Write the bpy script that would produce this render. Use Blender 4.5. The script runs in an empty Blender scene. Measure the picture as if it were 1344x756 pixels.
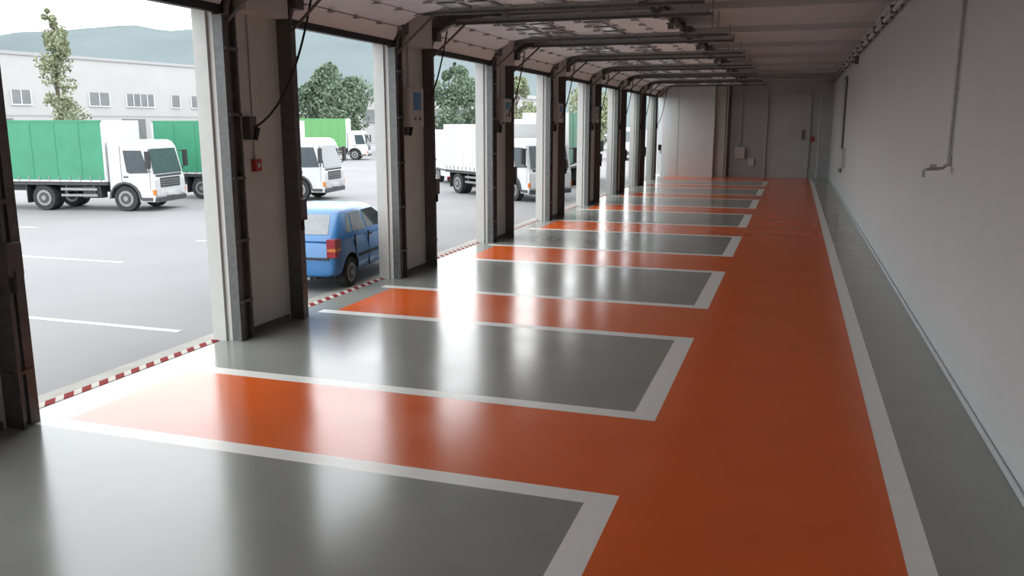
import bpy, bmesh, math, random
from mathutils import Vector, Matrix, noise
random.seed(7)
scene=bpy.context.scene
# ---------------------------------------------------------------- materials
MATS={}
def mat(name,col,rough=0.6,metal=0.0,var=0.08,scale=6.0,bump=0.0,bscale=40.0,spec=0.5,rvar=0.0,coat=0.0,stretch=None,trans=0.0):
    if name in MATS: return MATS[name]
    m=bpy.data.materials.new(name); m.use_nodes=True
    nt=m.node_tree; N=nt.nodes; L=nt.links
    b=N['Principled BSDF']
    b.inputs['Roughness'].default_value=rough
    b.inputs['Metallic'].default_value=metal
    b.inputs['Specular IOR Level'].default_value=spec
    b.inputs['Coat Weight'].default_value=coat
    b.inputs['Coat Roughness'].default_value=0.05
    tc=N.new('ShaderNodeTexCoord'); mp=N.new('ShaderNodeMapping')
    if stretch: mp.inputs['Scale'].default_value=stretch
    L.new(tc.outputs['Object'],mp.inputs['Vector'])
    nz=N.new('ShaderNodeTexNoise'); nz.inputs['Scale'].default_value=scale; nz.inputs['Detail'].default_value=5
    L.new(mp.outputs['Vector'],nz.inputs['Vector'])
    cr=N.new('ShaderNodeValToRGB')
    c0=[max(0,c*(1-var)) for c in col]; c1=[min(1,c*(1+var)) for c in col]
    cr.color_ramp.elements[0].position=0.3; cr.color_ramp.elements[1].position=0.7
    cr.color_ramp.elements[0].color=(*c0,1); cr.color_ramp.elements[1].color=(*c1,1)
    L.new(nz.outputs['Fac'],cr.inputs['Fac']); L.new(cr.outputs['Color'],b.inputs['Base Color'])
    if rvar>0:
        mr=N.new('ShaderNodeMapRange'); mr.inputs['From Min'].default_value=0.3; mr.inputs['From Max'].default_value=0.7
        mr.inputs['To Min'].default_value=max(0.01,rough-rvar); mr.inputs['To Max'].default_value=rough+rvar
        n2=N.new('ShaderNodeTexNoise'); n2.inputs['Scale'].default_value=scale*0.7; n2.inputs['Detail'].default_value=2
        L.new(mp.outputs['Vector'],n2.inputs['Vector']); L.new(n2.outputs['Fac'],mr.inputs['Value']); L.new(mr.outputs['Result'],b.inputs['Roughness'])
    if bump>0:
        n3=N.new('ShaderNodeTexNoise'); n3.inputs['Scale'].default_value=bscale; n3.inputs['Detail'].default_value=4
        L.new(mp.outputs['Vector'],n3.inputs['Vector'])
        bp=N.new('ShaderNodeBump'); bp.inputs['Strength'].default_value=bump; bp.inputs['Distance'].default_value=0.02
        L.new(n3.outputs['Fac'],bp.inputs['Height']); L.new(bp.outputs['Normal'],b.inputs['Normal'])
    MATS[name]=m; return m
def hazard_mat():
    m=bpy.data.materials.new('hazard_stripes'); m.use_nodes=True
    nt=m.node_tree;N=nt.nodes;L=nt.links;b=N['Principled BSDF'];b.inputs['Roughness'].default_value=0.8
    b.inputs['Specular IOR Level'].default_value=0.15
    tc=N.new('ShaderNodeTexCoord');sx=N.new('ShaderNodeSeparateXYZ');L.new(tc.outputs['Object'],sx.inputs[0])
    ad=N.new('ShaderNodeMath');ad.operation='ADD';L.new(sx.outputs['X'],ad.inputs[0]);L.new(sx.outputs['Y'],ad.inputs[1])
    mu=N.new('ShaderNodeMath');mu.operation='MULTIPLY';mu.inputs[1].default_value=4.2;L.new(ad.outputs[0],mu.inputs[0])
    fr=N.new('ShaderNodeMath');fr.operation='FRACT';L.new(mu.outputs[0],fr.inputs[0])
    gt=N.new('ShaderNodeMath');gt.operation='GREATER_THAN';gt.inputs[1].default_value=0.45;L.new(fr.outputs[0],gt.inputs[0])
    mx=N.new('ShaderNodeMix');mx.data_type='RGBA'
    mx.inputs['A'].default_value=(0.42,0.40,0.36,1);mx.inputs['B'].default_value=(0.17,0.008,0.008,1)
    L.new(gt.outputs[0],mx.inputs['Factor']);L.new(mx.outputs['Result'],b.inputs['Base Color'])
    return m
M_grey=mat('epoxy_grey',(0.265,0.272,0.245),0.19,var=0.05,scale=1.2,rvar=0.025,spec=0.6)
M_orange=mat('epoxy_orange',(0.70,0.120,0.016),0.19,var=0.05,scale=1.5,rvar=0.025,spec=0.6)
M_line=mat('line_white',(0.80,0.795,0.75),0.26,var=0.02,scale=4,spec=0.55)
M_wallR=mat('wall_paint',(0.485,0.498,0.498),0.85,var=0.02,scale=1.0,bump=0.12,bscale=60)
M_wallB=mat('wall_paint_rear',(0.44,0.455,0.46),0.8,var=0.05,scale=1.0)
M_ceil=mat('ceiling_paint',(0.50,0.515,0.515),0.85,var=0.05,scale=0.8)
M_pier=mat('pier_paint',(0.60,0.605,0.575),0.7,var=0.06,scale=2.0,bump=0.05)
M_jamb=mat('jamb_white',(0.52,0.53,0.51),0.6,var=0.04)
M_track=mat('track_steel_dark',(0.11,0.112,0.11),0.45,metal=0.2,var=0.2,scale=12)
M_trackl=mat('track_steel_light',(0.38,0.38,0.37),0.4,metal=0.4,var=0.1)
M_black=mat('rubber_black',(0.022,0.022,0.024),0.6,var=0.2)
M_leaf=mat('door_panel_white',(0.82,0.84,0.84),0.45,var=0.03,scale=3)
M_glaz=mat('door_glazing',(0.50,0.53,0.53),0.2,var=0.04)
M_frame=mat('door_frame_dark',(0.10,0.10,0.105),0.5,var=0.1)
M_asph=mat('asphalt',(0.195,0.195,0.198),0.85,var=0.07,scale=0.25,bump=0.25,bscale=60,spec=0.3)
M_conc=mat('apron_concrete',(0.25,0.245,0.22),0.8,var=0.12,scale=3,bump=0.1,spec=0.3)
M_haz=hazard_mat()
M_white=mat('vehicle_white',(0.50,0.51,0.515),0.35,var=0.02,coat=0.2)
M_green=mat('tarp_green',(0.035,0.215,0.12),0.5,var=0.08,scale=2,bump=0.2,bscale=3)
M_green2=mat('tarp_green_light',(0.04,0.25,0.14),0.5,var=0.06,scale=2)
M_glass=mat('vehicle_glass',(0.05,0.065,0.075),0.06,var=0.1,spec=0.8)
M_cglass=mat('car_glass',(0.04,0.05,0.055),0.08,var=0.1,spec=0.5)
M_rglass=mat('car_rear_glass_lit',(0.20,0.22,0.23),0.08,var=0.1,spec=0.5)  # paler base colour paints in light reflected by and seen through the rear window
M_tyre=mat('tyre',(0.022,0.022,0.024),0.8,var=0.2,scale=10)
M_hub=mat('hub_steel',(0.25,0.25,0.25),0.4,metal=0.5,var=0.1)
M_blue=mat('car_paint_blue',(0.038,0.17,0.40),0.35,var=0.04,coat=0.35)
M_red=mat('lamp_red',(0.25,0.010,0.015),0.25,var=0.1)
M_lamp=mat('lamp_clear',(0.5,0.51,0.53),0.15,var=0.05)
M_amber=mat('lamp_amber',(0.5,0.16,0.02),0.3,var=0.1)
M_chassis=mat('chassis_grey',(0.05,0.05,0.055),0.6,var=0.2)
M_box=mat('control_box_grey',(0.50,0.51,0.49),0.5,var=0.04)
M_scr=mat('panel_blue',(0.08,0.25,0.45),0.3,var=0.05)
M_redbox=mat('alarm_red',(0.40,0.03,0.02),0.4,var=0.05)
M_pipe=mat('pipe_painted',(0.42,0.43,0.43),0.5,var=0.05)
M_bldg=mat('facade_white',(0.36,0.362,0.355),0.8,var=0.03,scale=0.3,spec=0.2)
M_bwin=mat('facade_window',(0.13,0.14,0.145),0.3,var=0.15,scale=0.5)
M_roof=mat('roof_trim',(0.28,0.285,0.29),0.6,var=0.05)
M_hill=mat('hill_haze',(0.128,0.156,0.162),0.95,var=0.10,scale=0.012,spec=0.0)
M_bark=mat('bark',(0.08,0.065,0.045),0.9,var=0.3)
M_leafA=mat('foliage_dark',(0.105,0.145,0.098),0.8,var=0.35,scale=0.8,spec=0.1)
M_leafB=mat('foliage_yellow',(0.19,0.215,0.13),0.8,var=0.35,scale=1.0,spec=0.1)
M_yel=mat('box_lime',(0.09,0.27,0.09),0.5,var=0.05)
M_doorg=mat('far_door_grey',(0.36,0.37,0.37),0.55,var=0.06)
M_part=mat('partition_light',(0.60,0.62,0.62),0.7,var=0.04)

# ---------------------------------------------------------------- mesh builder
class MB:
    def __init__(s): s.v=[];s.f=[];s.m=[];s.mats=[]
    def mi(s,m):
        if m not in s.mats: s.mats.append(m)
        return s.mats.index(m)
    def add(s,vs,fs,m):
        o=len(s.v); s.v+= [tuple(v) for v in vs]; k=s.mi(m)
        for f in fs: s.f.append([o+i for i in f]); s.m.append(k)
    def box(s,x0,x1,y0,y1,z0,z1,m):
        vs=[(x0,y0,z0),(x1,y0,z0),(x1,y1,z0),(x0,y1,z0),(x0,y0,z1),(x1,y0,z1),(x1,y1,z1),(x0,y1,z1)]
        s.add(vs,[(0,3,2,1),(4,5,6,7),(0,1,5,4),(1,2,6,5),(2,3,7,6),(3,0,4,7)],m)
    def quad(s,a,b,c,d,m): s.add([a,b,c,d],[(0,1,2,3)],m)
    def slab(s,a,b,c,d,th,m):
        a,b,c,d=map(Vector,(a,b,c,d)); n=(b-a).cross(d-a).normalized()*th
        s.add([a,b,c,d,a+n,b+n,c+n,d+n],[(0,3,2,1),(4,5,6,7),(0,1,5,4),(1,2,6,5),(2,3,7,6),(3,0,4,7)],m)
    def cyl(s,p0,p1,r,m,n=12,r1=None):
        p0=Vector(p0);p1=Vector(p1);d=(p1-p0).normalized();r1=r if r1 is None else r1
        u=d.orthogonal().normalized();w=d.cross(u);vs=[]
        for p,rr in((p0,r),(p1,r1)):
            for i in range(n):
                a=2*math.pi*i/n; vs.append(p+(u*math.cos(a)+w*math.sin(a))*rr)
        fs=[(i,(i+1)%n,n+(i+1)%n,n+i) for i in range(n)]+[tuple(range(n-1,-1,-1)),tuple(range(n,2*n))]
        s.add(vs,fs,m)
    def tube(s,pts,r,m,n=8):
        pts=[Vector(p) for p in pts]
        for a,b in zip(pts[:-1],pts[1:]): s.cyl(a,b,r,m,n)
    def prism(s,poly,axis,a,b,m,caps=True):
        def P(p,t):
            return {'y':(p[0],t,p[1]),'x':(t,p[0],p[1]),'z':(p[0],p[1],t)}[axis]
        n=len(poly);vs=[P(p,a) for p in poly]+[P(p,b) for p in poly]
        fs=[(i,(i+1)%n,n+(i+1)%n,n+i) for i in range(n)]
        if caps: fs+=[tuple(range(n-1,-1,-1)),tuple(range(n,2*n))]
        s.add(vs,fs,m)
    def wheel(s,c,r,w,axis='y',side=1,n=24):
        c=Vector(c);d=Vector((0,1,0)) if axis=='y' else Vector((1,0,0))
        h=d*w/2
        s.cyl(c-h,c+h,r*0.96,M_tyre,n); s.cyl(c-h*0.8,c+h*0.8,r,M_tyre,n)
        for sg in(-1,1):
            s.cyl(c+h*sg*0.9,c+h*sg*1.04,r*0.62,M_hub,n)
            s.cyl(c+h*sg*1.04,c+h*sg*1.06,r*0.45,M_chassis,n)
            s.cyl(c+h*sg*1.0,c+h*sg*1.2,r*0.2,M_hub,12)
    def obj(s,name,bevel=0,smooth=False,mw=None,seg=2):
        me=bpy.data.meshes.new(name); me.from_pydata(s.v,[],s.f); me.update()
        for m in s.mats: me.materials.append(m)
        me.polygons.foreach_set('material_index',s.m)
        bm=bmesh.new();bm.from_mesh(me);bmesh.ops.recalc_face_normals(bm,faces=bm.faces);bm.to_mesh(me);bm.free()
        o=bpy.data.objects.new(name,me); scene.collection.objects.link(o)
        if smooth:
            for p in me.polygons: p.use_smooth=True
            try: me.set_sharp_from_angle(angle=math.radians(35))
            except Exception: pass
        if bevel>0:
            b=o.modifiers.new('bevel','BEVEL'); b.width=bevel; b.segments=seg; b.limit_method='ANGLE'; b.angle_limit=math.radians(40)
        if mw is not None: o.matrix_world=mw
        return o

XW=-7.1      # outer plane of door wall
XR=1.81      # right wall
YB=47.4      # far wall
YF=-6.0
ZC=5.4
ZH=4.2
# ---------------------------------------------------------------- floor (one mesh, painted zones)
strips=[(-4.6,-2.8),(0.5,2.3),(5.96,7.70),(11.06,12.94),(16.45,18.4),(21.9,23.9),(27.5,29.4),(33.0,34.9),(38.5,40.4)]
LW=0.2
ys=set([YF,YB])
for a,b in strips: ys.update([a-LW,a,b,b+LW])
ys.update([43.5,43.7])
ys=sorted(ys)
xs=[-7.02,-6.72,-6.5,-1.34,-1.11,0.85,1.03,XR]
fb=MB()
for i in range(len(xs)-1):
    for j in range(len(ys)-1):
        x=(xs[i]+xs[i+1])/2;y=(ys[j]+ys[j+1])/2
        instrip=any(a<y<b for a,b in strips) or y>43.7
        inline=any(a-LW<y<a or b<y<b+LW for a,b in strips) or 43.5<y<43.7
        if x>1.03: m=M_grey
        elif x>0.85: m=M_line
        elif x>-1.11: m=M_orange
        elif x>-1.34: m=M_orange if instrip else M_line
        elif x>-6.72:
            m=M_orange if (instrip and x>-6.72) else (M_line if inline else M_grey)
            if x<-6.5 and instrip: m=M_grey
        else: m=M_grey
        fb.quad((xs[i],ys[j],0),(xs[i+1],ys[j],0),(xs[i+1],ys[j+1],0),(xs[i],ys[j+1],0),m)
floor=fb.obj('floor')
bm=bmesh.new();bm.from_mesh(floor.data);bmesh.ops.remove_doubles(bm,verts=bm.verts,dist=1e-4);bm.to_mesh(floor.data);bm.free()

# ---------------------------------------------------------------- room shell
b=MB();b.box(XR,XR+0.25,YF,YB,0,ZC,M_wallR);b.obj('wall_right')
b=MB();b.box(XW-0.1,XR+0.25,YB,YB+0.25,0,ZC,M_wallB);b.obj('wall_back')
b=MB();b.box(XW-0.1,XR+0.25,YF-0.25,YF,0,ZC,M_wallR);b.obj('wall_front')
b=MB();b.box(XW-0.1,XR+0.25,YF-0.25,YB+0.25,ZC,ZC+0.25,M_ceil);b.obj('ceiling')
b=MB();b.box(XW-0.1,XW+0.2,YF,YB,ZH,ZC,M_jamb);b.obj('wall_left')
b=MB();b.box(XR-0.03,XR,YF,YB,0,0.07,M_wallB);b.obj('baseboard_right',bevel=0.01)
piers=[(-5.7,-4.1),(-0.75,0.85),(4.2,5.85),(9.0,10.62),(13.75,15.45),(18.8,20.4),(23.75,25.4),(28.65,30.4),(33.6,35.25),(38.5,40.1),(43.3,44.9)]
for (a,c) in piers:
    b=MB()
    b.box(XW,-6.86,a,c,0,ZH,M_pier)
    b.box(XW-0.03,-6.93,a-0.04,a,0,ZH,M_jamb)
    b.box(XW-0.03,-6.93,c,c+0.04,0,ZH,M_jamb)
    b.box(XW-0.03,XW,a,c,0,ZH,M_jamb)
    b.box(-6.9,-6.6,a+0.35,c-0.35,ZH,ZC,M_pier)
    b.box(-6.86,-6.85,a+0.45,a+0.46,0.05,ZH,M_frame)
    b.box(-6.86,-6.84,a+0.3,c-0.3,0,0.08,M_frame)
    b.obj('pillar')
# ceiling beams
for y in (9.8,14.6,19.6,24.6,29.5,34.4,39.3,44.1):
    b=MB();b.box(-6.6,XR,y-0.18,y+0.18,ZC-0.15,ZC,M_ceil);b.obj('ceiling_beam')

# ---------------------------------------------------------------- sectional doors (open, overhead)
openings=[(piers[i][1],piers[i+1][0]) for i in range(len(piers)-1)]
ZT=4.66
def bend(t):  # track centreline x,z
    a=t*math.pi/2; R=0.55
    return (-6.72+R-R*math.cos(a), ZT-R+R*math.sin(a))
for (a,c) in openings:
    b=MB()
    for sgn,y in((1,a),(-1,c)):
        y0,y1=sorted((y-sgn*0.0,y-sgn*0.10)); b.box(-6.86,-6.72,y0,y1,0,4.12,M_track)
        y0,y1=sorted((y-sgn*0.10,y-sgn*0.13)); b.box(-6.85,-6.76,y0,y1,0.02,4.12,M_trackl)
        y0,y1=sorted((y-sgn*0.13,y-sgn*0.22)); b.box(-6.86,-6.77,y0,y1,0,4.3,M_track)
        y0,y1=sorted((y-sgn*0.22,y-sgn*0.25)); b.box(-6.86,-6.70 if sgn<0 else -6.64,y0,y1,0.0,4.6,M_track)
        for z in (0.5,1.3,2.1,2.9,3.7):
            y0,y1=sorted((y-sgn*0.02,y-sgn*0.27)); b.box(-6.78,-6.70,y0,y1,z,z+0.04,M_track)
        yt=y-sgn*0.12
        pts=[(-6.72,yt,4.0)]+[(bend(t/6)[0],yt,bend(t/6)[1]) for t in range(7)]
        for p,q in zip(pts[:-1],pts[1:]):
            p=Vector(p);q=Vector(q)
            b.slab(p+Vector((0,-.03,0)),q+Vector((0,-.03,0)),q+Vector((0,.03,0)),p+Vector((0,.03,0)),0.05,M_track)
        b.box(-6.2,-1.45,yt-0.028,yt+0.028,ZT-0.025,ZT+0.025,M_track)
        b.box(-6.2,-1.5,yt-0.012,yt+0.012,ZT+0.025,ZT+0.08,M_trackl)
        for x in (-5.2,-3.6,-1.8):
            b.box(x-0.02,x+0.02,yt-0.01,yt+0.01,ZT,ZC-0.001,M_trackl)
        b.cyl((-6.72,yt,4.05),(-6.0,yt,ZT),0.022,M_track,8)
        b.box(-6.86,-6.55,yt-0.1,yt+0.1,4.35,4.6,M_track)
    ya,yb=a-0.05,c+0.05
    prof=[(-6.78,4.22),(-6.62,4.46),(-6.25,4.66),(-5.72,4.74)]
    x=-5.72
    while x<-2.7: x+=0.55; prof.append((x,4.74))
    for i,(p,q) in enumerate(zip(prof[:-1],prof[1:])):
        g=0.009
        dx,dz=q[0]-p[0],q[1]-p[1];l=math.hypot(dx,dz);ux,uz=dx/l,dz/l
        P=(p[0]+ux*g,p[1]+uz*g);Q=(q[0]-ux*g,q[1]-uz*g)
        glazed = i in (3,4,6)
        b.slab((P[0],ya,P[1]),(Q[0],ya,Q[1]),(Q[0],yb,Q[1]),(P[0],yb,P[1]),0.04,M_leaf)
        b.slab((Q[0],ya,Q[1]),(Q[0]+2*g*ux,ya,Q[1]+2*g*uz),(Q[0]+2*g*ux,yb,Q[1]+2*g*uz),(Q[0],yb,Q[1]),0.03,M_frame)
        if glazed:
            n=4;w=(yb-ya)/n
            for k in range(n):
                y0=ya+k*w+0.10;y1=ya+(k+1)*w-0.10
                b.box(P[0]+0.07,Q[0]-0.07,y0,y1,4.722,4.735,M_frame)
                b.box(P[0]+0.12,Q[0]-0.12,y0+0.05,y1-0.05,4.712,4.73,M_glaz)
        for k in range(5):
            y=ya+0.08+k*(yb-ya-0.16)/4
            b.box(Q[0]-0.07,Q[0]+0.07,y-0.035,y+0.035,Q[1]-0.035,Q[1]-0.002,M_trackl)
    b.box(-6.84,-6.76,ya,yb,4.14,4.24,M_black)
    xs_=-2.42
    b.cyl((xs_,ya-0.15,4.80),(xs_,yb+0.15,4.80),0.02,M_trackl,8)
    for s0,s1 in((0.12,0.42),(0.58,0.88)):
        b.cyl((xs_,ya+(yb-ya)*s0,4.80),(xs_,ya+(yb-ya)*s1,4.80),0.06,M_track,12)
    for y in (ya-0.05,yb+0.05,(ya+yb)/2):
        b.cyl((xs_,y-0.04,4.80),(xs_,y+0.04,4.80),0.11,M_track,14)
        b.box(xs_-0.06,xs_+0.06,y-0.015,y+0.015,4.62,4.95,M_track)
    b.box(xs_-0.05,xs_+0.05,ya-0.2,yb+0.2,4.93,5.0,M_track)
    b.obj('garage_door')
    h=MB();h.box(-7.149,-7.021,a+0.045,c-0.045,-0.04,0.006,M_haz);h.obj('hazard_threshold')

# pull ropes on piers
for (a,c) in piers[2:]:
    b=MB();pts=[]
    P=[Vector((-6.45,c+0.05,4.6)),Vector((-6.5,c-0.15,3.9)),Vector((-6.55,c-0.5,3.0)),Vector((-6.74,a+0.55,2.75))]
    for i in range(13):
        t=i/12;s=1-t
        pts.append(P[0]*s**3+P[1]*3*s*s*t+P[2]*3*s*t*t+P[3]*t**3)
    b.tube(pts,0.016,M_black)
    b.cyl((-6.84,a+0.55,2.62),(-6.70,a+0.55,2.62),0.02,M_black)
    b.box(-6.86,-6.74,a+0.48,a+0.62,2.6,2.9,M_frame)
    b.cyl((-6.72,a+0.55,2.6),(-6.72,a+0.62,2.75),0.03,M_black)
    b.box(-6.75,-6.6,c-0.26,c-0.10,1.45,1.75,M_frame)
    b.cyl((-6.62,c-0.2,1.5),(-6.62,c-0.2,1.3),0.025,M_black)
    b.obj('pull_rope')
b=MB();b.box(-6.86,-6.79,9.62,9.76,2.18,2.34,M_redbox);b.cyl((-6.79,9.69,2.26),(-6.78,9.69,2.26),0.035,M_white);b.cyl((-6.85,9.69,2.34),(-6.85,9.69,4.2),0.012,M_pipe);b.obj('fire_alarm_call_point',bevel=0.008)
for k,(y,z0,z1) in enumerate([(14.15,2.75,3.45),(19.35,2.85,3.4),(24.3,2.85,3.4),(29.2,2.85,3.4)]):
    b=MB();b.box(-6.86,-6.62,y,y+0.55,z0,z1,M_box);b.box(-6.62,-6.61,y+0.1,y+0.42,z0+0.3,z1-0.08,M_scr)
    b.cyl((-6.61,y+0.15,z0+0.15),(-6.60,y+0.15,z0+0.15),0.03,M_redbox);b.cyl((-6.61,y+0.35,z0+0.15),(-6.60,y+0.35,z0+0.15),0.03,M_black)
    b.cyl((-6.8,y+0.27,z1),(-6.8,y+0.27,4.2),0.02,M_pipe)
    b.obj('control_box',bevel=0.012)

# ---------------------------------------------------------------- right wall services
b=MB()
b.cyl((1.775,11.35,2.33),(1.775,11.35,ZC-0.01),0.022,M_pipe)
b.tube([(1.775,11.35,2.33),(1.72,11.33,2.28),(1.60,11.22,2.27),(1.50,11.12,2.27)],0.02,M_pipe)
b.cyl((1.48,11.1,2.27),(1.48,11.1,2.18),0.02,M_pipe);b.box(1.55,1.63,11.15,11.23,2.29,2.33,M_pipe)
b.cyl((1.805,11.35,2.36),(1.78,11.35,2.36),0.06,M_pipe)
for z in(3.2,4.2,5.0): b.box(1.75,1.81,11.32,11.38,z,z+0.03,M_pipe)
b.obj('water_tap_pipe',smooth=True)
b=MB()
b.cyl((1.66,YF+0.01,4.95),(1.66,YB-0.01,4.95),0.045,M_pipe);b.cyl((1.70,YF+0.01,5.12),(1.70,YB-0.01,5.12),0.03,M_pipe)
for i in range(24):
    y=3+i*1.9; b.box(1.58,1.81,y-0.03,y+0.03,5.0,5.04,M_frame); b.box(1.6,1.72,y-0.05,y+0.05,4.88,5.0,M_frame)
b.obj('ceiling_pipe_run')
b=MB();b.box(1.74,1.81,35.2,37.0,0.95,4.6,M_frame);b.box(1.73,1.74,35.3,36.9,1.05,4.5,M_doorg);b.obj('wall_cabinet')
b=MB();b.box(1.66,1.81,33.4,33.9,1.2,1.9,M_box);b.obj('fuse_box',bevel=0.01)
b=MB();b.box(1.70,1.81,29.9,30.1,4.7,4.95,M_frame);b.cyl((1.7,30,4.8),(1.45,29.8,4.7),0.05,M_box);b.obj('wall_speaker')

# ---------------------------------------------------------------- far end
b=MB();b.box(XW+0.25,-4.1,46.5,YB-0.001,0,5.0,M_part);b.box(-4.1,-3.55,46.9,YB-0.001,0,5.0,M_jamb)
b.box(-6.0,-5.98,46.49,46.5,0,5.0,M_doorg);b.obj('partition_block')
b=MB();b.box(-3.35,-1.45,YB-0.08,YB-0.001,0,4.9,M_doorg)
for z in(1.2,2.4,3.6): b.box(-3.35,-1.45,YB-0.09,YB-0.08,z,z+0.03,M_wallB)
b.box(-3.4,-3.3,YB-0.12,YB-0.08,0,5.0,M_frame);b.box(-1.5,-1.42,YB-0.12,YB-0.08,0,5.0,M_pipe);b.obj('door_1')
b=MB();b.box(-1.2,0.7,YB-0.07,YB-0.001,0,4.3,M_wallB);b.box(-1.25,-1.18,YB-0.1,YB-0.001,0,4.35,M_pipe);b.box(0.68,0.75,YB-0.1,YB-0.001,0,4.35,M_pipe);b.box(-1.25,0.75,YB-0.1,YB-0.001,4.3,4.37,M_pipe)
b.box(-0.2,0.5,YB-0.12,YB-0.07,2.25,2.32,M_trackl);b.box(0.35,0.5,YB-0.13,YB-0.07,2.0,2.5,M_frame);b.obj('door_2')
b=MB();b.box(-3.0,-2.5,YB-0.3,YB-0.121,1.0,1.6,M_box);b.box(-2.3,-2.0,YB-0.25,YB-0.121,0.6,1.0,M_white);b.cyl((-2.75,YB-0.2,1.6),(-2.75,YB-0.2,5.3),0.03,M_pipe);b.obj('meter_box')
b=MB();b.box(0.85,1.0,YB-0.1,YB-0.001,1.9,2.15,M_redbox);b.obj('fire_alarm_box')
b=MB()
b.cyl((-3.6,46.7,5.1),(1.6,46.7,5.1),0.06,M_pipe);b.cyl((1.2,46.9,0),(1.2,46.9,5.1),0.05,M_pipe);b.cyl((-3.45,46.8,0),(-3.45,46.8,5.1),0.04,M_pipe)
b.obj('pipework')

# ---------------------------------------------------------------- outside ground
ZG=-0.05
b=MB();b.quad((-500,-120,ZG),(-7.5,-120,ZG),(-7.5,900,ZG),(-500,900,ZG),M_asph);b.obj('ground_asphalt')
b=MB();b.add([(-7.5,YF,ZG+0.002),(-7.15,YF,0),(-7.15,YB,0),(-7.5,YB,ZG+0.002),(-7.5,YF,ZG-.1),(-7.15,YF,-.15),(-7.15,YB,-.15),(-7.5,YB,ZG-.1)],
   [(0,1,2,3),(4,7,6,5),(0,4,5,1),(3,2,6,7),(0,3,7,4),(1,5,6,2)],M_conc);b.obj('apron_kerb')
M_pl=mat('parking_paint',(0.38,0.38,0.37),0.7,var=0.1,scale=5)
b=MB()
for (x0,x1,y) in((-14.5,-8.0,9.35),(-16.5,-13.2,13.9),(-27,-17,13.0),(-14,-9.6,17.2),(-26,-20,18.0)):
    b.box(x0,x1,y-0.06,y+0.06,ZG,ZG+0.006,M_pl)
b.obj('parking_lines')

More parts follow.
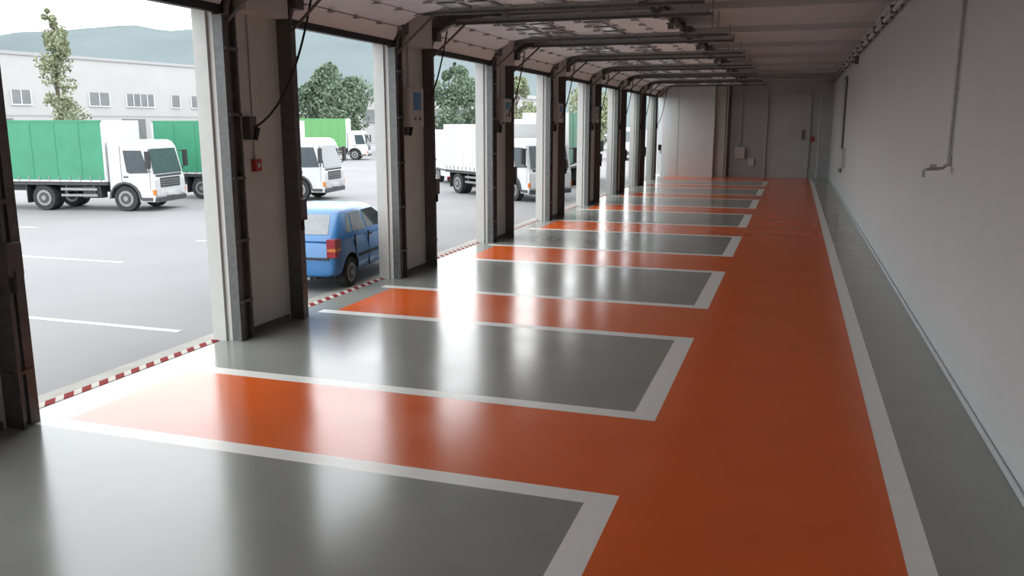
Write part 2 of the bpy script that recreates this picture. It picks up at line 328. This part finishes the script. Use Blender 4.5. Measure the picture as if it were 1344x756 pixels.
# ---------------------------------------------------------------- trucks
def truck(px,py,heading,wb=3.3,box_l=5.2,tarp=M_green,side_w=2.1,top=2.98,scale=1.0,cab=True):
    b=MB();W=side_w/2
    arc=[(0.50*math.cos(t),0.42+0.50*math.sin(t)) for t in [math.pi*(1-k/8) for k in range(9)]]
    prof=[(-0.52,0.62)]+[(x,max(z,0.62)) if x<0 else (x,z) for x,z in arc]+[(0.5,0.32),(1.02,0.32),(1.06,0.6),(1.05,1.05),(0.99,1.22),(0.80,2.08),(0.68,2.26),(0.5,2.33),(-0.42,2.33),(-0.52,2.22)]
    b.prism(prof,'y',-W+0.08,W-0.08,M_white)
    b.slab((1.005,-W+0.18,1.24),(1.005,W-0.18,1.24),(0.825,W-0.22,2.05),(0.825,-W+0.22,2.05),0.012,M_glass)
    for sg in(-1,1):
        y=sg*(W-0.08)
        b.add([(0.86,y+sg*.008,1.27),(0.20,y+sg*.008,1.25),(0.10,y+sg*.008,1.30),(0.02,y+sg*.008,2.0),(0.66,y+sg*.008,2.0)],[(0,1,2,3,4)],M_glass)
        b.box(-0.1,-0.085,*sorted((y,y+sg*.006)),0.95,2.15,M_chassis)
        b.box(0.9,0.91,*sorted((y,y+sg*.006)),0.7,1.25,M_chassis)
        b.box(-0.02,0.14,*sorted((y,y+sg*.03)),1.12,1.16,M_chassis)
        b.cyl((0.9,y,1.95),(1.0,y+sg*0.22,1.95),0.02,M_black,6);b.cyl((0.9,y,1.3),(1.0,y+sg*0.22,1.45),0.02,M_black,6)
        b.box(0.95,1.05,*sorted((y+sg*.14,y+sg*.32)),1.42,1.98,M_black)
        b.box(1.04,1.08,*sorted((sg*(W-.42),sg*(W-.14))),0.52,0.72,M_lamp)
        b.box(0.98,1.07,*sorted((sg*(W-.14),sg*(W-.06))),0.55,0.72,M_amber)
        b.box(0.55,0.95,*sorted((y,y+sg*.04)),0.36,0.46,M_chassis)
        for i in range(8):
            t0=math.pi*i/8;t1=math.pi*(i+1)/8
            pa=[(0.50*math.cos(t0),0.42+0.50*math.sin(t0)),(0.56*math.cos(t0),0.42+0.56*math.sin(t0)),(0.56*math.cos(t1),0.42+0.56*math.sin(t1)),(0.50*math.cos(t1),0.42+0.50*math.sin(t1))]
            b.prism(pa,'y',*sorted((y-sg*.3,y+sg*.05)),M_chassis)
    b.box(1.035,1.07,-0.62,0.62,0.78,1.10,M_chassis)
    for z in(0.84,0.92,1.0): b.box(1.07,1.08,-0.58,0.58,z,z+0.025,M_hub)
    b.box(1.03,1.09,-W+.1,W-.1,0.30,0.46,M_chassis);b.box(1.05,1.10,-0.26,0.26,0.50,0.61,M_white)
    b.box(1.0,1.03,-W+.25,W-.25,1.13,1.2,M_chassis)
    x1=-0.58;x0=x1-box_l
    for sg in(-1,1): b.box(x0+0.1,0.3,*sorted((sg*.32,sg*.42)),0.62,0.85,M_chassis)
    b.box(x0,x1,-W+0.05,W-0.05,0.86,0.97,M_chassis)
    b.box(x0,x1,-W,W,0.97,1.03,M_white)
    b.box(x0+.03,x1-.03,-W+.01,W-.01,1.03,top-0.06,tarp)
    b.box(x0,x1,-W,W,top-0.07,top,tarp)
    b.box(x1-0.06,x1+0.02,-W,W,0.97,top,M_white);b.box(x0-0.02,x0+0.06,-W,W,0.97,top,M_white)
    n=6
    for i in range(1,n):
        x=x0+(x1-x0)*i/n
        for sg in(-1,1): b.box(x-0.02,x+0.02,*sorted((sg*(W-.01),sg*(W+.002))),1.03,top-.07,tarp)
    for i in range(14):
        x=x0+0.2+(x1-x0-.4)*i/13
        for sg in(-1,1): b.box(x-0.02,x+0.02,*sorted((sg*W,sg*(W+.01))),0.99,1.14,M_hub)
    for sg in(-1,1):
        for z in(0.48,0.68): b.box(-wb+0.65,-1.0,*sorted((sg*(W-.06),sg*(W-.1))),z,z+0.08,M_hub)
        for x in(-wb+0.8,-1.15): b.box(x,x+.06,*sorted((sg*(W-.1),sg*(W-.14))),0.45,0.9,M_chassis)
        b.box(x0+0.05,x0+0.1,*sorted((sg*.5,sg*.95)),0.5,0.65,M_red)
        b.box(-wb-0.6,-wb-0.57,*sorted((sg*.55,sg*1.0)),0.25,0.9,M_black)
        b.wheel((0,sg*(W-.2),0.42),0.42,0.25)
        b.wheel((-wb,sg*(W-.2),0.42),0.42,0.25);b.wheel((-wb,sg*(W-.47),0.42),0.42,0.22)
    b.cyl((-1.5,W*0.72,0.62),(-0.9,W*0.72,0.62),0.22,M_hub,14);b.box(-1.6,-0.95,-0.85,-0.5,0.42,0.82,M_chassis)
    b.cyl((-wb,-W+.2,.42),(-wb,W-.2,.42),0.08,M_chassis);b.cyl((0,-W+.2,.42),(0,W-.2,.42),0.06,M_chassis)
    b.box(x0+.05,x0+.12,-W+.1,W-.1,0.42,0.52,M_chassis)
    mw=Matrix.Translation((px,py,ZG))@Matrix.Rotation(math.radians(heading),4,'Z')@Matrix.Scale(scale,4)
    b.obj('box_truck',bevel=0.018,mw=mw)
def place(nearx,neary,heading,W=2.1,s=1.0):
    h=math.radians(heading);off=(W/2-.2)*s
    return nearx-math.sin(h)*off, neary+math.cos(h)*off
x,y=place(-20.96,22.54,11);truck(x,y,11,wb=2.95,box_l=5.2)
x,y=place(-17.7,27.8,8);truck(x,y,8,wb=4.0,box_l=5.3)
x,y=place(-9.9,30.3,-38);truck(x,y,-38,wb=4.2,box_l=4.6,tarp=M_white,top=2.85)
truck(-10.9,43.6,93,wb=4.5,box_l=6.6,tarp=M_green2,top=3.35)
truck(-34.0,62.0,20,wb=3.4,box_l=4.2,tarp=M_yel,top=3.3)
truck(-15.0,56.0,0,wb=4.0,box_l=5.0,tarp=M_white,top=3.2)

# ---------------------------------------------------------------- cars
def car(name,px,py,rot,paint,scale=1.0,detail=True):
    root=bpy.data.objects.new(name,None);scene.collection.objects.link(root)
    st=[(0.0,.66,.30,.60),(0.03,.74,.27,.66),(0.10,.79,.24,.90),(0.5,.80,.2,.93),(1.2,.805,.2,.92),(2.0,.805,.2,.91),(2.85,.80,.2,.88),(3.3,.77,.22,.81),(3.6,.71,.24,.69),(3.72,.62,.30,.58)]
    b=MB();rings=[]
    vs=[]
    for (y,hw,zb,zt) in st:
        h=zt-zb
        half=[(hw*.86,zb),(hw*.97,zb+h*.12),(hw,zb+h*.38),(hw*.99,zb+h*.66),(hw*.95,zb+h*.92),(hw*.86,zt),(hw*.4,zt+.015)]
        ring=[(x,y,z) for x,z in half]+[(-x,y,z) for x,z in reversed(half)]
        vs+=ring
    n=14;fs=[]
    for i in range(len(st)-1):
        for j in range(n): fs.append((i*n+j,i*n+(j+1)%n,(i+1)*n+(j+1)%n,(i+1)*n+j))
    fs.append(tuple(range(n)));fs.append(tuple((len(st)-1)*n+k for k in range(n-1,-1,-1)))
    b.add(vs,fs,paint)
    body=b.obj('body',smooth=True);body.data.materials.append(M_black)
    ss=body.modifiers.new('s','SUBSURF');ss.levels=2;ss.render_levels=2
    cut=MB()
    for yy in(0.62,3.02):
        for sg in(-1,1): cut.cyl((sg*.52,yy,.27),(sg*1.0,yy,.27),.345,M_black,32)
    co=cut.obj('cut')
    bo=body.modifiers.new('b','BOOLEAN');bo.operation='DIFFERENCE';bo.object=co;bo.solver='EXACT'
    dg=bpy.context.evaluated_depsgraph_get();me=bpy.data.meshes.new_from_object(body.evaluated_get(dg))
    body.modifiers.clear();body.data=me
    for p in me.polygons: p.use_smooth=True
    try: me.set_sharp_from_angle(angle=math.radians(40))
    except Exception: pass
    bpy.data.objects.remove(co)
    g=MB()
    # belt .94, roof 1.38: raked hatch and windscreen
    rg=[(.86,.09,2.95,.765),(.94,.13,2.88,.75),(1.28,.56,2.10,.615),(1.325,.63,2.0,.575),(1.355,.74,1.9,.51),(1.375,.92,1.75,.40)]
    vs=[];
    for z,y0,y1,hw in rg:
        vs+=[(-hw,y0+.08,z),(-hw*.93,y0+.02,z),(-hw*.8,y0,z),(hw*.8,y0,z),(hw*.93,y0+.02,z),(hw,y0+.08,z),(hw,y1-.08,z),(hw*.88,y1,z),(-hw*.88,y1,z),(-hw,y1-.08,z)]
    fs=[(i*10+j,i*10+(j+1)%10,(i+1)*10+(j+1)%10,(i+1)*10+j) for i in range(len(rg)-1) for j in range(10)]+[tuple((len(rg)-1)*10+k for k in range(10)),tuple(range(9,-1,-1))]
    g.add(vs,fs,paint)
    go=g.obj('roof')
    for p in go.data.polygons: p.use_smooth=True
    try: go.data.set_sharp_from_angle(angle=math.radians(50))
    except Exception: pass
    d=MB()
    def side(y0b,y1b,y0t,y1t,zb=.955,zt=1.262):
        for sg in(-1,1):
            f=lambda z:(.75+(.615-.75)*(z-.94)/.34)+.010
            d.add([(sg*f(zb),y0b,zb),(sg*f(zb),y1b,zb),(sg*f(zt),y1t,zt),(sg*f(zt),y0t,zt)],[(0,1,2,3)],M_cglass)
    side(.50,.74,.80,.86);side(.82,1.38,.92,1.38);side(1.45,2.54,1.45,2.00)
    e=.012
    f=lambda z:.13+(.56-.13)*(z-.94)/.34-e
    d.add([(-.59,f(.965),.965),(.59,f(.965),.965),(.48,f(1.262),1.262),(-.48,f(1.262),1.262)],[(0,1,2,3)],M_rglass)
    f2=lambda z:2.88+(2.10-2.88)*(z-.94)/.34+e
    d.add([(-.62,f2(.965),.965),(.62,f2(.965),.965),(.52,f2(1.262),1.262),(-.52,f2(1.262),1.262)],[(0,1,2,3)],M_cglass)
    for sg in(-1,1):
        d.box(*sorted((sg*.62,sg*.775)),.015,.24,.60,.90,M_red)
        d.box(*sorted((sg*.63,sg*.78)),.01,.23,.70,.75,M_amber)
        d.box(*sorted((sg*.42,sg*.66)),3.5,3.66,.56,.68,M_lamp)
        d.box(*sorted((sg*.79,sg*.815)),.95,2.7,.50,.55,M_black)
        d.box(*sorted((sg*.765,sg*.80)),1.46,1.60,.82,.85,M_black)
        d.box(*sorted((sg*.775,sg*.806)),.82,.824,.35,.90,M_black)
        d.box(*sorted((sg*.78,sg*.806)),1.41,1.414,.28,.90,M_black);d.box(*sorted((sg*.78,sg*.806)),2.5,2.504,.28,.88,M_black)
        d.box(*sorted((sg*.76,sg*.92)),2.35,2.47,.93,1.05,paint)
        for yy in(.62,3.02): d.wheel((sg*.70,yy,.27),.27,.17,axis='x')
    d.box(-.25,.25,-.012,.03,.42,.53,M_white);d.box(-.66,.66,-.008,.03,.56,.60,M_black);d.box(-.05,.05,.02,.06,.83,.87,M_hub)
    d.box(-.4,.4,.05,.3,.22,.30,M_black);d.cyl((.3,-.03,.25),(.3,.2,.25),.025,M_hub)
    d.box(-.55,.55,.30,.36,.2,.5,M_black)
    do=d.obj('trim_and_wheels',bevel=0.006,smooth=False)
    for o in(body,go,do): o.parent=root
    root.location=(px,py,ZG);root.rotation_euler=(0,0,math.radians(rot));root.scale=(scale,)*3
car('hatchback_car',-8.05,12.28,6,M_blue,1.03)
M_dred=mat('car_paint_red',(0.15,0.02,0.02),0.3,coat=0.4);M_silver=mat('car_paint_silver',(0.34,0.35,0.36),0.3,coat=0.4)
car('hatchback_car',-46,62,100,M_dred);car('hatchback_car',-29.5,66,60,M_silver,1.1);car('hatchback_car',-26.5,69,50,M_white,1.15)
def van(px,py,rot,s=1.0):
    b=MB()
    prof=[(-2.4,.35),(-1.95,.35),(-1.9,.62),(-1.5,.75),(-1.1,.62),(-1.05,.35),(1.1,.35),(1.15,.62),(1.5,.75),(1.88,.62),(1.95,.35),(2.5,.35),(2.52,.85),(2.35,1.08),(1.85,1.2),(1.2,1.95),(1.0,2.1),(-2.3,2.15),(-2.42,1.9)]
    b.prism(prof,'y',-.92,.92,M_white)
    b.slab((1.86,-.78,1.22),(1.86,.78,1.22),(1.26,.72,1.9),(1.26,-.72,1.9),.012,M_glass)
    for sg in(-1,1):
        b.add([(1.7,sg*.928,1.2),(.75,sg*.928,1.2),(.75,sg*.928,1.85),(1.2,sg*.928,1.85)],[(0,1,2,3)],M_glass)
        b.box(.6,.61,*sorted((sg*.92,sg*.926)),.5,1.9,M_chassis);b.box(-2.3,1.1,*sorted((sg*.92,sg*.93)),.62,.7,M_chassis)
        b.box(1.55,1.7,*sorted((sg*.92,sg*1.15)),1.2,1.45,M_black);b.box(2.42,2.53,*sorted((sg*.6,sg*.88)),.78,.98,M_lamp)
        b.box(-2.44,-2.4,*sorted((sg*.78,sg*.9)),.8,1.3,M_red)
        for x in(-1.5,1.5): b.wheel((x,sg*.8,.34),.34,.22)
    b.box(2.45,2.56,-.9,.9,.35,.6,M_chassis);b.box(-2.46,-2.4,-.6,.6,1.25,1.8,M_glass)
    b.obj('delivery_van',bevel=.03,mw=Matrix.Translation((px,py,ZG))@Matrix.Rotation(math.radians(rot),4,'Z')@Matrix.Scale(s,4))
van(-33.5,70,-20,1.1);van(-30.0,78,-10,1.1);van(-35.5,80,-30,1.1);van(-23.5,60,-40,1.1);van(-18.0,66,-70,1.2);van(-13.5,70,-80,1.2)
van(-40.5,84,-30,1.1);van(-27.5,74,-60,1.15);van(-15.2,38.5,-50,1.0);van(-20.5,52,-30,1.1)

# ---------------------------------------------------------------- factory building
A=Vector((-102.0,40.0,0));B=Vector((-89.7,121.0,0));d=(B-A);L_=d.length
ang=math.atan2(d.y,d.x)
b=MB();b.box(0,L_,0,30,0,11.6,M_bldg);b.box(-.2,L_+.2,-.2,30.2,11.6,12.0,M_roof);b.box(0,L_,-.06,0,3.9,4.1,M_roof)
def s_of(y): return (y-A.y)/d.y*L_
for y0,y1 in((48,51),(56,60),(66,69),(74,77),(84,86.6),(95.0,98.2),(101,105.8),(109,110.6),(112.8,116.6)):
    s0,s1=s_of(y0),s_of(y1)
    b.box(s0,s1,-.1,.0,5.4,7.2,M_bwin);b.box(s0-.1,s1+.1,-.18,.0,5.25,5.4,M_white)
    k=max(1,int((s1-s0)/1.2))
    for i in range(k+1):
        x=s0+(s1-s0)*i/k; b.box(x-.06,x+.06,-.14,0,5.4,7.2,M_white)
for y0 in(60,80,100): 
    s0=s_of(y0);b.box(s0,s0+4,-.1,0,0,3.6,M_bwin)
b.obj('factory_building',mw=Matrix.Translation((A.x,A.y,ZG))@Matrix.Rotation(ang,4,'Z'))
b=MB()
b.box(-75,-38,118,140,ZG,6.5,M_bldg);b.box(-75.3,-37.7,117.7,140.3,6.5,7.0,M_roof)
for i in range(7): b.box(-73+i*5,-70+i*5,117.85,118,3,5,M_bwin)
b.obj('warehouse_building')

# ---------------------------------------------------------------- hills
us=[(-500,70),(-200,52),(12,45),(90,44),(170,38),(260,42),(375,36),(430,40),(490,50),(600,72),(700,95),(850,110),(1200,120),(1600,125)]
def vtop(u):
    for (a,va),(c,vc) in zip(us[:-1],us[1:]):
        if a<=u<=c: return va+(vc-va)*(u-a)/(c-a)
    return 120
hb=MB();rows=10;cols=90;vs=[]
for j in range(rows+1):
    t=j/rows
    for i in range(cols+1):
        u=-480+2050*i/cols
        bb=420+380*t; aa=(u-672)/1140*bb
        zt=(163-vtop(u))*0.9814/1143*800+2.8
        zt*=1+0.05*noise.noise(Vector((u*0.02,0,3)))
        z=-1+zt*math.sin(t*math.pi/2)**1.3+ (6*noise.noise(Vector((aa*.01,bb*.01,0))) if 0<j<rows else 0)
        vs.append((aa*.949-bb*.315,aa*.315+bb*.949,z))
fs=[(j*(cols+1)+i,j*(cols+1)+i+1,(j+1)*(cols+1)+i+1,(j+1)*(cols+1)+i) for j in range(rows) for i in range(cols)]
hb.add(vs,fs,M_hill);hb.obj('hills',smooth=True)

# ---------------------------------------------------------------- trees
def tree(x,y,h,r,leafm,n=5000,ls=0.32,base=0.12,slim=False,seed=1):
    rnd=random.Random(seed);b=MB()
    b.cyl((0,0,0),(0,0,h*.5),.03*h*.6,M_bark,8,r1=.012*h);b.cyl((0,0,h*.5),(0,0,h*.92),.012*h,M_bark,6,r1=.02)
    blobs=[]
    k=26 if not slim else 30
    for i in range(k):
        z=h*(base+(1-base)*rnd.random()); tt=(z/h-base)/(1-base)
        rr=r*(math.sin(min(1,tt*1.02+.06)*math.pi)**.55 if not slim else (1-tt)**.6*.9+.12)
        a=rnd.random()*6.28; q=rr*(0.35+.4*rnd.random())
        c=Vector((q*math.cos(a),q*math.sin(a),z)); br=rr*(.42 if not slim else .5)*(0.7+.6*rnd.random())
        blobs.append((c,br)); b.cyl((0,0,z*.75),c,.02*r+.02,M_bark,5,r1=.015)
    for i in range(n):
        c,br=rnd.choice(blobs)
        v=Vector((rnd.gauss(0,1),rnd.gauss(0,1),rnd.gauss(0,1))).normalized()*br*(rnd.random()**.4)
        p=c+v
        if p.z<.3 or p.z>h: continue
        e=Vector((rnd.gauss(0,1),rnd.gauss(0,1),rnd.gauss(0,1))).normalized();f=e.orthogonal().normalized();s=ls*(.6+.8*rnd.random())
        b.add([p-e*s*.5,p+f*s*.3,p+e*s*.5,p-f*s*.3],[(0,1,2,3)],leafm)
    b.obj('tree',mw=Matrix.Translation((x,y,ZG)))
tree(-43.7,75,9.0,4.2,M_leafA,13000,.34,.05,seed=2)
tree(-49,47,10.6,1.9,M_leafB,4200,.22,.1,slim=True,seed=5)
tree(-34,83.5,9.3,3.4,M_leafA,9000,.34,.05,seed=3)
tree(-30,92,8.5,3.6,M_leafB,6000,.36,.03,seed=4)
tree(-22,95,7.5,4.0,M_leafB,6000,.36,.03,seed=6)
b=MB();b.cyl((-50.5,76,ZG),(-50.5,76,6.6),.22,M_chassis);b.cyl((-50.5,76,6.6),(-50.5,76,6.9),.3,M_chassis);b.obj('chimney_stack')

# ---------------------------------------------------------------- world
w=bpy.data.worlds.new('overcast');scene.world=w;w.use_nodes=True
nt=w.node_tree;N=nt.nodes;L=nt.links;bg=N['Background']
tc=N.new('ShaderNodeTexCoord');nz=N.new('ShaderNodeTexNoise');nz.inputs['Scale'].default_value=2.5;nz.inputs['Detail'].default_value=4
L.new(tc.outputs['Generated'],nz.inputs['Vector'])
cr=N.new('ShaderNodeValToRGB');cr.color_ramp.elements[0].color=(0.90,0.95,1.0,1);cr.color_ramp.elements[1].color=(1,1,1,1)
cr.color_ramp.elements[0].position=.35;cr.color_ramp.elements[1].position=.65
L.new(nz.outputs['Fac'],cr.inputs['Fac']);L.new(cr.outputs['Color'],bg.inputs['Color']);bg.inputs['Strength'].default_value=4.0
scene.view_settings.view_transform='Standard'
scene.view_settings.look='None'

# ---------------------------------------------------------------- camera
cd=bpy.data.cameras.new('camera');cam=bpy.data.objects.new('camera',cd);scene.collection.objects.link(cam)
cd.sensor_width=36;cd.lens=1100/1344*36;cd.clip_end=2000
cam.location=(0,0,2.8);cam.rotation_euler=(math.radians(90-11.06),0,math.radians(18.36))
scene.camera=cam
